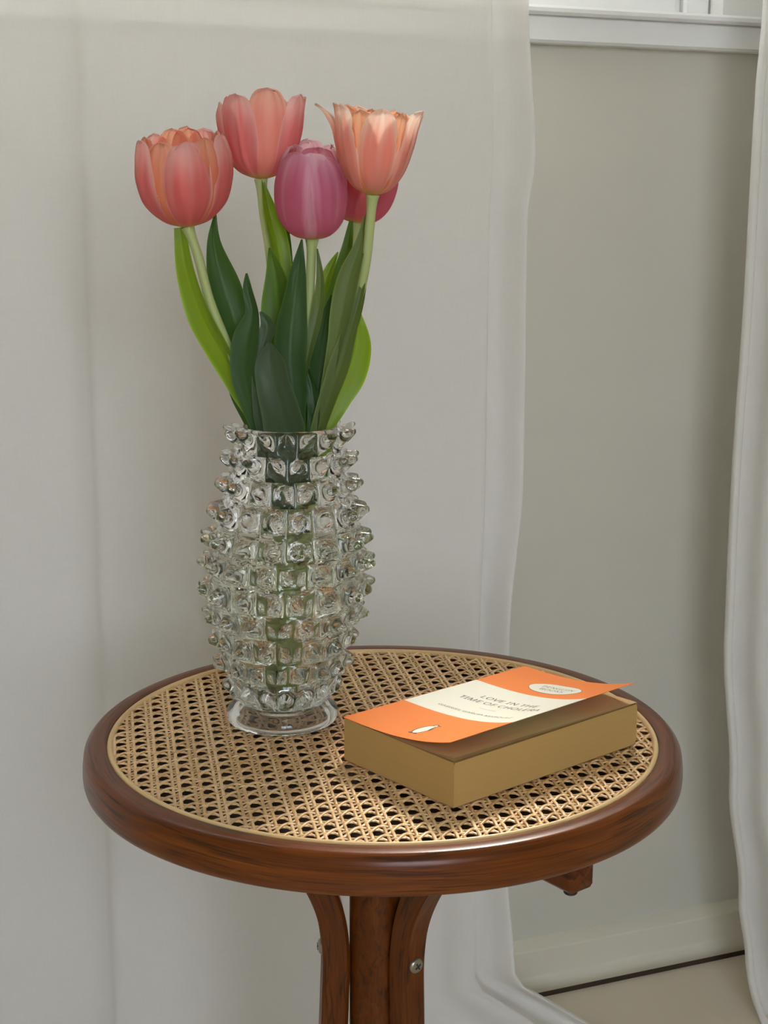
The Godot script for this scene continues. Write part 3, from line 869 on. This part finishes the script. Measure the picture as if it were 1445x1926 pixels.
func tulip(key: String, label: String, profile: Array, tilt: Vector3, outer: Array, inner: Array, tones: Array, inner_tones: Array) -> void:
	var stem: Array = STEMS[key]
	var foot: Vector3 = stem[-1]
	var t := thing("tulip", label, "tulip", foot, 0.0, "tulips in the glass vase")
	var line := rounded(stem, 6)
	var radii := []
	for i in line.size():
		line[i] = line[i] - foot
		radii.append(0.0033 + 0.0016 * pow(maxf(0.0, 1.0 - i / 4.0), 1.5))
	obj("stem", tube(line, radii), M.stem, t)
	var top: Vector3 = stem[0] - foot
	var basis := Basis.from_euler(tilt)
	var k := 0
	for list in [outer, inner]:
		for p in list:
			var m := petal_mesh(profile, deg_to_rad(p[0]), p[1], p[2], p[3], p[4], tones if k == 0 else inner_tones, p[5] if p.size() > 5 else 1.0)
			var o := obj("petal", m, M.petal, t)
			o.position = top
			o.basis = basis
		k += 1
	for l in LEAVES:
		if l[0] != key:
			continue
		var pts := []
		for q: Vector4 in l[4]:
			pts.append(q - Vector4(foot.x, foot.y, foot.z, 0))
		obj("leaf", leaf_mesh(pts, deg_to_rad(l[2]), l[3], LEAF_TONES[l[1]][0]), M["leaf_" + l[1]], t)


func build_tulips() -> void:
	var yellow := Color(0.72, 0.56, 0.14)
	tulip("T1", "wide coral-pink tulip furthest left in the vase, its bright leaf curving down the stem",
		[Vector2(0.003, 0.0), Vector2(0.016, 0.0045), Vector2(0.0275, 0.016), Vector2(0.0325, 0.031), Vector2(0.0325, 0.047), Vector2(0.0290, 0.060)], Vector3(0.10, 0, 0.04),
		[[12, 1.03, 0.0185, 0.96, -0.1], [-62, 1.02, 0.0175, 0.99, 0.1], [82, 1.02, 0.018, 1.02, 0.0], [150, 1.0, 0.018, 1.06, 0.0], [-130, 1.0, 0.018, 1.02, 0.0]],
		[[-24, 0.94, 0.016, 0.97, 0.0], [46, 0.95, 0.017, 1.0, 0.0], [112, 0.93, 0.017, 1.04, 0.0], [178, 0.9, 0.015, 1.08, 0.1], [-100, 0.93, 0.016, 1.0, 0.0], [-160, 0.91, 0.015, 1.07, 0.0]],
		[yellow, Color(0.80, 0.215, 0.20), Color(0.93, 0.58, 0.51)], [yellow, Color(0.80, 0.26, 0.14), Color(0.88, 0.46, 0.31)])
	tulip("T2", "tall pink and apricot tulip with a yellow base, standing highest at the back",
		[Vector2(0.003, 0.0), Vector2(0.0145, 0.0045), Vector2(0.0245, 0.016), Vector2(0.0290, 0.031), Vector2(0.0308, 0.045), Vector2(0.0300, 0.0555)], Vector3(0.0, 0, -0.03),
		[[-33, 1.03, 0.0170, 1.0, -0.15], [60, 1.02, 0.0150, 1.03, 0.1], [-92, 1.02, 0.0155, 0.92, 0.0], [130, 1.0, 0.016, 1.0, 0.1], [-150, 1.0, 0.016, 1.0, 0.0]],
		[[14, 0.96, 0.0165, 1.08, 0.0], [88, 0.94, 0.0135, 1.02, 0.2], [-62, 0.94, 0.015, 0.97, 0.0], [165, 0.92, 0.015, 1.05, 0.0], [-118, 0.93, 0.015, 0.97, 0.0]],
		[yellow, Color(0.82, 0.25, 0.25), Color(0.92, 0.57, 0.51)], [yellow, Color(0.82, 0.30, 0.24), Color(0.88, 0.50, 0.37)])
	tulip("T3", "closed mauve-pink tulip bud in the middle of the bunch, lowest of the blooms",
		[Vector2(0.003, 0.0), Vector2(0.0135, 0.0030), Vector2(0.0222, 0.0125), Vector2(0.0258, 0.027), Vector2(0.0250, 0.042), Vector2(0.0205, 0.0545), Vector2(0.0145, 0.0605)], Vector3(0.08, 0, 0.0),
		[[-47, 1.04, 0.0206, 0.98, 0.0, 0.6], [47, 1.04, 0.0206, 0.93, 0.0, 0.6], [165, 1.0, 0.019, 1.02, 0.0, 0.6]],
		[[2, 0.94, 0.0165, 0.975, 0.1, 0.6], [110, 0.95, 0.018, 1.05, 0.1, 1.4], [-110, 0.95, 0.018, 1.04, 0.1, 1.4], [-165, 0.90, 0.016, 1.10, 0.0, 1.4]],
		[yellow, Color(0.70, 0.18, 0.28), Color(0.90, 0.49, 0.62)], [yellow, Color(0.78, 0.36, 0.44), Color(0.95, 0.70, 0.75)])
	tulip("T4", "pale peach open tulip with flared petal tips, furthest right of the blooms",
		[Vector2(0.003, 0.0), Vector2(0.0135, 0.0050), Vector2(0.0215, 0.0165), Vector2(0.0263, 0.031), Vector2(0.0292, 0.045), Vector2(0.0305, 0.0560)], Vector3(0.03, 0, -0.05),
		[[4, 1.03, 0.0145, 0.99, 0.1], [-56, 1.02, 0.0125, 1.03, 0.0], [66, 1.02, 0.0130, 1.0, 0.3], [-98, 1.02, 0.012, 1.03, 0.95], [120, 1.0, 0.013, 1.0, 0.6], [-150, 1.0, 0.014, 1.05, 0.0], [170, 1.0, 0.013, 1.0, 0.0]],
		[[-26, 0.93, 0.0145, 0.98, 0.0], [36, 0.93, 0.0145, 0.96, 0.0], [96, 0.93, 0.013, 1.0, 0.1], [-78, 0.93, 0.013, 1.05, 0.1], [150, 0.92, 0.014, 1.0, 0.0], [-130, 0.92, 0.014, 1.04, 0.0], [-175, 0.9, 0.014, 1.02, 0.0]],
		[yellow, Color(0.88, 0.40, 0.31), Color(0.97, 0.82, 0.68)], [yellow, Color(0.83, 0.30, 0.15), Color(0.90, 0.52, 0.32)])
	tulip("T5", "deep pink tulip mostly hidden behind the pale peach one",
		[Vector2(0.003, 0.0), Vector2(0.0140, 0.0030), Vector2(0.0225, 0.0125), Vector2(0.0260, 0.027), Vector2(0.0250, 0.040), Vector2(0.0200, 0.0515), Vector2(0.0150, 0.056)], Vector3(0.0, 0, -0.14),
		[[-40, 1.03, 0.021, 0.98, 0.0, 0.6], [55, 1.03, 0.021, 1.0, 0.0, 0.6], [170, 1.0, 0.02, 1.0, 0.0, 0.6]],
		[[8, 0.95, 0.018, 0.98, 0.0, 0.6], [115, 0.95, 0.018, 1.0, 0.0, 0.6], [-110, 0.95, 0.018, 1.02, 0.0, 0.6]],
		[yellow, Color(0.70, 0.16, 0.22), Color(0.78, 0.30, 0.38)], [yellow, Color(0.72, 0.2, 0.22), Color(0.8, 0.36, 0.4)])


# ---------- book ----------
const BOOK_LONG := 0.178
const BOOK_WIDE := 0.111
const BOOK_THICK := 0.0308

func cover_at(b: float, z: float, above := 0.0) -> Vector3:   # b up the cover from its foot, z out from the spine
	var t := clampf(z / BOOK_WIDE, 0.0, 1.1)
	var lift := lerpf(0.0128, 0.0142, clampf(b / BOOK_LONG, 0, 1))
	var y := BOOK_THICK + 0.0004 + lift * pow(t, 2.6)
	var slope := lift * 2.6 * pow(t, 1.6) / BOOK_WIDE
	return Vector3(b, y, z - 0.0036 * pow(t, 3.0)) + Vector3(0, 1, -slope).normalized() * above


func cover_grid(b0: float, b1: float, above: float, thick: float) -> ArrayMesh:
	var nb := 14
	var nz := 30
	var pts := PackedVector3Array()
	for i in nz + 1:
		var z := BOOK_WIDE * i / nz
		for j in nb + 1:
			pts.append(cover_at(lerpf(b0, b1, float(j) / nb), z, above))
		for j in nb + 1:
			pts.append(cover_at(lerpf(b1, b0, float(j) / nb), z, above - thick))
	var st := SurfaceTool.new()
	st.begin(Mesh.PRIMITIVE_TRIANGLES)
	st.set_smooth_group(0)
	var cols := 2 * nb + 2
	for i in nz:
		for j in cols:
			var j2 := (j + 1) % cols
			var edge := j == nb or j == cols - 1
			st.set_smooth_group(1 if not edge else 2)
			for k in [[i, j], [i, j2], [i + 1, j2], [i, j], [i + 1, j2], [i + 1, j]]:
				st.add_vertex(pts[k[0] * cols + k[1]])
	for i in [0, nz]:
		st.set_smooth_group(3)
		for j in nb:
			var q := [pts[i * cols + j], pts[i * cols + j + 1], pts[i * cols + cols - 2 - j], pts[i * cols + cols - 1 - j]]
			for k in ([0, 2, 1, 0, 3, 2] if i == 0 else [0, 1, 2, 0, 2, 3]):
				st.add_vertex(q[k])
	st.generate_normals()
	return st.commit()


func print_disc(outline: Callable, b: float, z: float, above: float, n := 72) -> ArrayMesh:   # a shape printed on the cover; outline gives (across, up) at an angle
	var pts := PackedVector3Array()
	var rings := 5
	for i in rings:
		var f := float(i) / (rings - 1)
		for j in n:
			var o: Vector2 = outline.call(TAU * j / n) * f
			pts.append(cover_at(b + o.y, z + o.x, above))
	return sheet(pts, rings, n, true, true)


func print_text(text: String, b: float, z_mid: float, wide: float, tall: float, parent: Node3D, mat: Material, called: String, above := 0.0001) -> void:
	var font := SystemFont.new()
	font.font_names = PackedStringArray(["Droid Sans"])
	var tm := TextMesh.new()
	tm.text = text
	tm.font = font
	tm.font_size = 48
	tm.pixel_size = 0.01
	tm.depth = 0.0
	tm.curve_step = 1.0
	var arrays := tm.get_mesh_arrays()
	var vs: PackedVector3Array = arrays[Mesh.ARRAY_VERTEX]
	var index: PackedInt32Array = arrays[Mesh.ARRAY_INDEX] if arrays[Mesh.ARRAY_INDEX] != null else PackedInt32Array(range(vs.size()))
	var lo := Vector3(1e9, 1e9, 0)
	var hi := Vector3(-1e9, -1e9, 0)
	for p in vs:
		lo = lo.min(p)
		hi = hi.max(p)
	var st := SurfaceTool.new()
	st.begin(Mesh.PRIMITIVE_TRIANGLES)
	for i in range(0, index.size(), 3):
		var tri_pts := []
		for k in 3:
			var p := vs[index[i + k]]
			tri_pts.append(cover_at(b + (p.y - lo.y) / (hi.y - lo.y) * tall, z_mid + ((p.x - lo.x) / (hi.x - lo.x) - 0.5) * wide, above))
		tri(st, tri_pts[0], tri_pts[1], tri_pts[2], Vector3.UP)
	obj(called, st.commit(), mat, parent)


func build_book() -> void:
	var b := thing("paperback_book", "thick paperback with an orange and cream cover, lying beside the vase", "book", Vector3(-0.0272, TABLE, 0.0596), 0.70762)
	# page block, a little rounded at its arrises
	var st := SurfaceTool.new()
	st.begin(Mesh.PRIMITIVE_TRIANGLES)
	var lo := Vector3(0.0005, 0.0005, 0.0008)
	var hi := Vector3(BOOK_LONG - 0.0005, BOOK_THICK - 0.0002, BOOK_WIDE - 0.0005)
	var n := 24
	for face in 4:
		for i in n:
			var y0 := lerpf(lo.y, hi.y, float(i) / n)
			var y1 := lerpf(lo.y, hi.y, float(i + 1) / n)
			var a := [Vector3(lo.x, 0, lo.z), Vector3(lo.x, 0, hi.z), Vector3(hi.x, 0, hi.z), Vector3(hi.x, 0, lo.z)][face] as Vector3
			var c := [Vector3(lo.x, 0, hi.z), Vector3(hi.x, 0, hi.z), Vector3(hi.x, 0, lo.z), Vector3(lo.x, 0, lo.z)][face] as Vector3
			var nor := [Vector3.LEFT, Vector3.BACK, Vector3.RIGHT, Vector3.FORWARD][face] as Vector3
			var in0 := nor * (-0.0007 * (pow(absf(2.0 * i / n - 1.0), 8.0)))
			var in1 := nor * (-0.0007 * (pow(absf(2.0 * (i + 1) / n - 1.0), 8.0)))
			var q := [a + Vector3(0, y0, 0) + in0, c + Vector3(0, y0, 0) + in0, c + Vector3(0, y1, 0) + in1, a + Vector3(0, y1, 0) + in1]
			for k in [0, 2, 1, 0, 3, 2]:
				st.set_normal(nor)
				st.set_uv(Vector2(0.2 + (0.6 if k == 1 or k == 2 else 0.0), float(i + (1 if k >= 2 else 0)) / n))
				st.add_vertex(q[k])
	quad(st, Vector3(lo.x, hi.y, lo.z), Vector3(hi.x, hi.y, lo.z), hi, Vector3(lo.x, hi.y, hi.z), Vector3.UP)
	quad(st, lo, Vector3(hi.x, lo.y, lo.z), Vector3(hi.x, lo.y, hi.z), Vector3(lo.x, lo.y, hi.z), Vector3.DOWN)
	obj("page_block", st.commit(), M.pages, b)
	# two loose leaves that follow the lifted cover part of the way
	for k in 2:
		var pts := PackedVector3Array()
		for i in 25:
			var z := (BOOK_WIDE - 0.0008) * i / 24.0
			for j in 13:
				var x := lerpf(0.0006, BOOK_LONG - 0.0006, j / 12.0)
				var t := z / BOOK_WIDE
				pts.append(Vector3(x, BOOK_THICK + 0.0001 + [0.0011, 0.0030][k] * pow(t, 3.2) * (1.0 - 0.75 * smoothstep(0.0, 1.0, x / BOOK_LONG)), z))
		obj("loose_page", sheet(pts, 25, 13, false, true), M.sheet, b)
	obj("spine", boxes([[Vector3(0.0012, 0, -0.0003), Vector3(BOOK_LONG - 0.0012, BOOK_THICK + 0.0004, 0.0004)]]), M.orange, b)
	obj("back_cover", boxes([[Vector3(0.0012, 0.0, 0.0), Vector3(BOOK_LONG - 0.0012, 0.0004, BOOK_WIDE - 0.002)]]), M.orange, b)
	var cover := obj("front_cover", cover_grid(0.0, 0.0555, 0.0, 0.0003), M.orange, b)
	cover.set_meta("label", "curling orange cover with a cream title band")
	obj("top_band", cover_grid(0.1265, BOOK_LONG, 0.0, 0.0003), M.orange, cover)
	obj("title_band", cover_grid(0.0555, 0.1265, 0.0, 0.0003), M.cream, cover)
	print_text("LOVE IN THE", 0.0995, 0.0595, 0.0555, 0.0052, cover, M.ink, "title_lettering")
	print_text("TIME OF CHOLERA", 0.0895, 0.0595, 0.0800, 0.0052, cover, M.ink, "title_lettering")
	print_text("GABRIEL GARCIA MARQUEZ", 0.0665, 0.0590, 0.0735, 0.0036, cover, M.soft_ink, "author_lettering")
	obj("rule", print_strip(0.0805, 0.0505, 0.0675, 0.0003), M.soft_ink, cover)
	var badge := func(a: float) -> Vector2:
		var x := cos(a)
		var y := sin(a)
		return Vector2(0.0240 * signf(x) * pow(absf(x), 0.80), 0.0112 * signf(y) * pow(absf(y), 0.80) * (1.0 - 0.30 * pow(absf(x), 3.0)))
	var rimmed := func(a: float) -> Vector2:
		var o: Vector2 = badge.call(a)
		return o + o.normalized() * 0.0005
	obj("badge_line", print_disc(rimmed, 0.1475, 0.0600, 0.00008), M.ink, cover)
	obj("badge", print_disc(badge, 0.1475, 0.0600, 0.00016), M.cream, cover)
	print_text("PENGUIN", 0.1482, 0.0610, 0.0300, 0.0038, cover, M.soft_ink, "badge_lettering", 0.00026)
	print_text("BOOKS", 0.1422, 0.0600, 0.0225, 0.0038, cover, M.soft_ink, "badge_lettering", 0.00026)
	# the little standing bird: dark outline, white front, head, beak and feet
	var parts := [
		[func(a: float) -> Vector2: return Vector2(0.0052 * cos(a), 0.0098 * sin(a)), 0.0210, 0.0590, 0.00008, M.ink],
		[func(a: float) -> Vector2: return Vector2(0.0043 * cos(a) + 0.0003, 0.0092 * sin(a)), 0.0209, 0.0592, 0.00016, M.cream],
		[func(a: float) -> Vector2: return Vector2(0.0022 * cos(a), 0.0024 * sin(a)), 0.0318, 0.0600, 0.00008, M.ink],
		[func(a: float) -> Vector2: return Vector2(0.0014 * cos(a), 0.0014 * sin(a)), 0.0312, 0.0606, 0.00016, M.cream],
		[func(a: float) -> Vector2: return Vector2(0.0020 * cos(a), 0.0006 * sin(a)), 0.0322, 0.0628, 0.00012, M.ink],
		[func(a: float) -> Vector2: return Vector2(0.0009 * cos(a) - 0.0028 * sin(a) * 0.4, 0.0040 * sin(a)), 0.0238, 0.0638, 0.0002, M.ink],
		[func(a: float) -> Vector2: return Vector2(0.0018 * cos(a), 0.0007 * sin(a)), 0.0112, 0.0570, 0.0002, M.ink],
		[func(a: float) -> Vector2: return Vector2(0.0018 * cos(a), 0.0007 * sin(a)), 0.0112, 0.0618, 0.0002, M.ink],
	]
	var st2 := SurfaceTool.new()
	var st3 := SurfaceTool.new()
	st2.begin(Mesh.PRIMITIVE_TRIANGLES)
	st3.begin(Mesh.PRIMITIVE_TRIANGLES)
	for p in parts:
		var m := print_disc(p[0], p[1], p[2], p[3], 32)
		(st2 if p[4] == M.ink else st3).append_from(m, 0, Transform3D())
	obj("bird_emblem", st2.commit(), M.ink, cover)
	obj("bird_emblem", st3.commit(), M.cream, cover)


func print_strip(b: float, z0: float, z1: float, thick: float) -> ArrayMesh:
	var pts := PackedVector3Array()
	for i in 9:
		var z := lerpf(z0, z1, i / 8.0)
		pts.append(cover_at(b, z, 0.0001))
		pts.append(cover_at(b + thick, z, 0.0001))
	return sheet(pts, 9, 2, false, true)
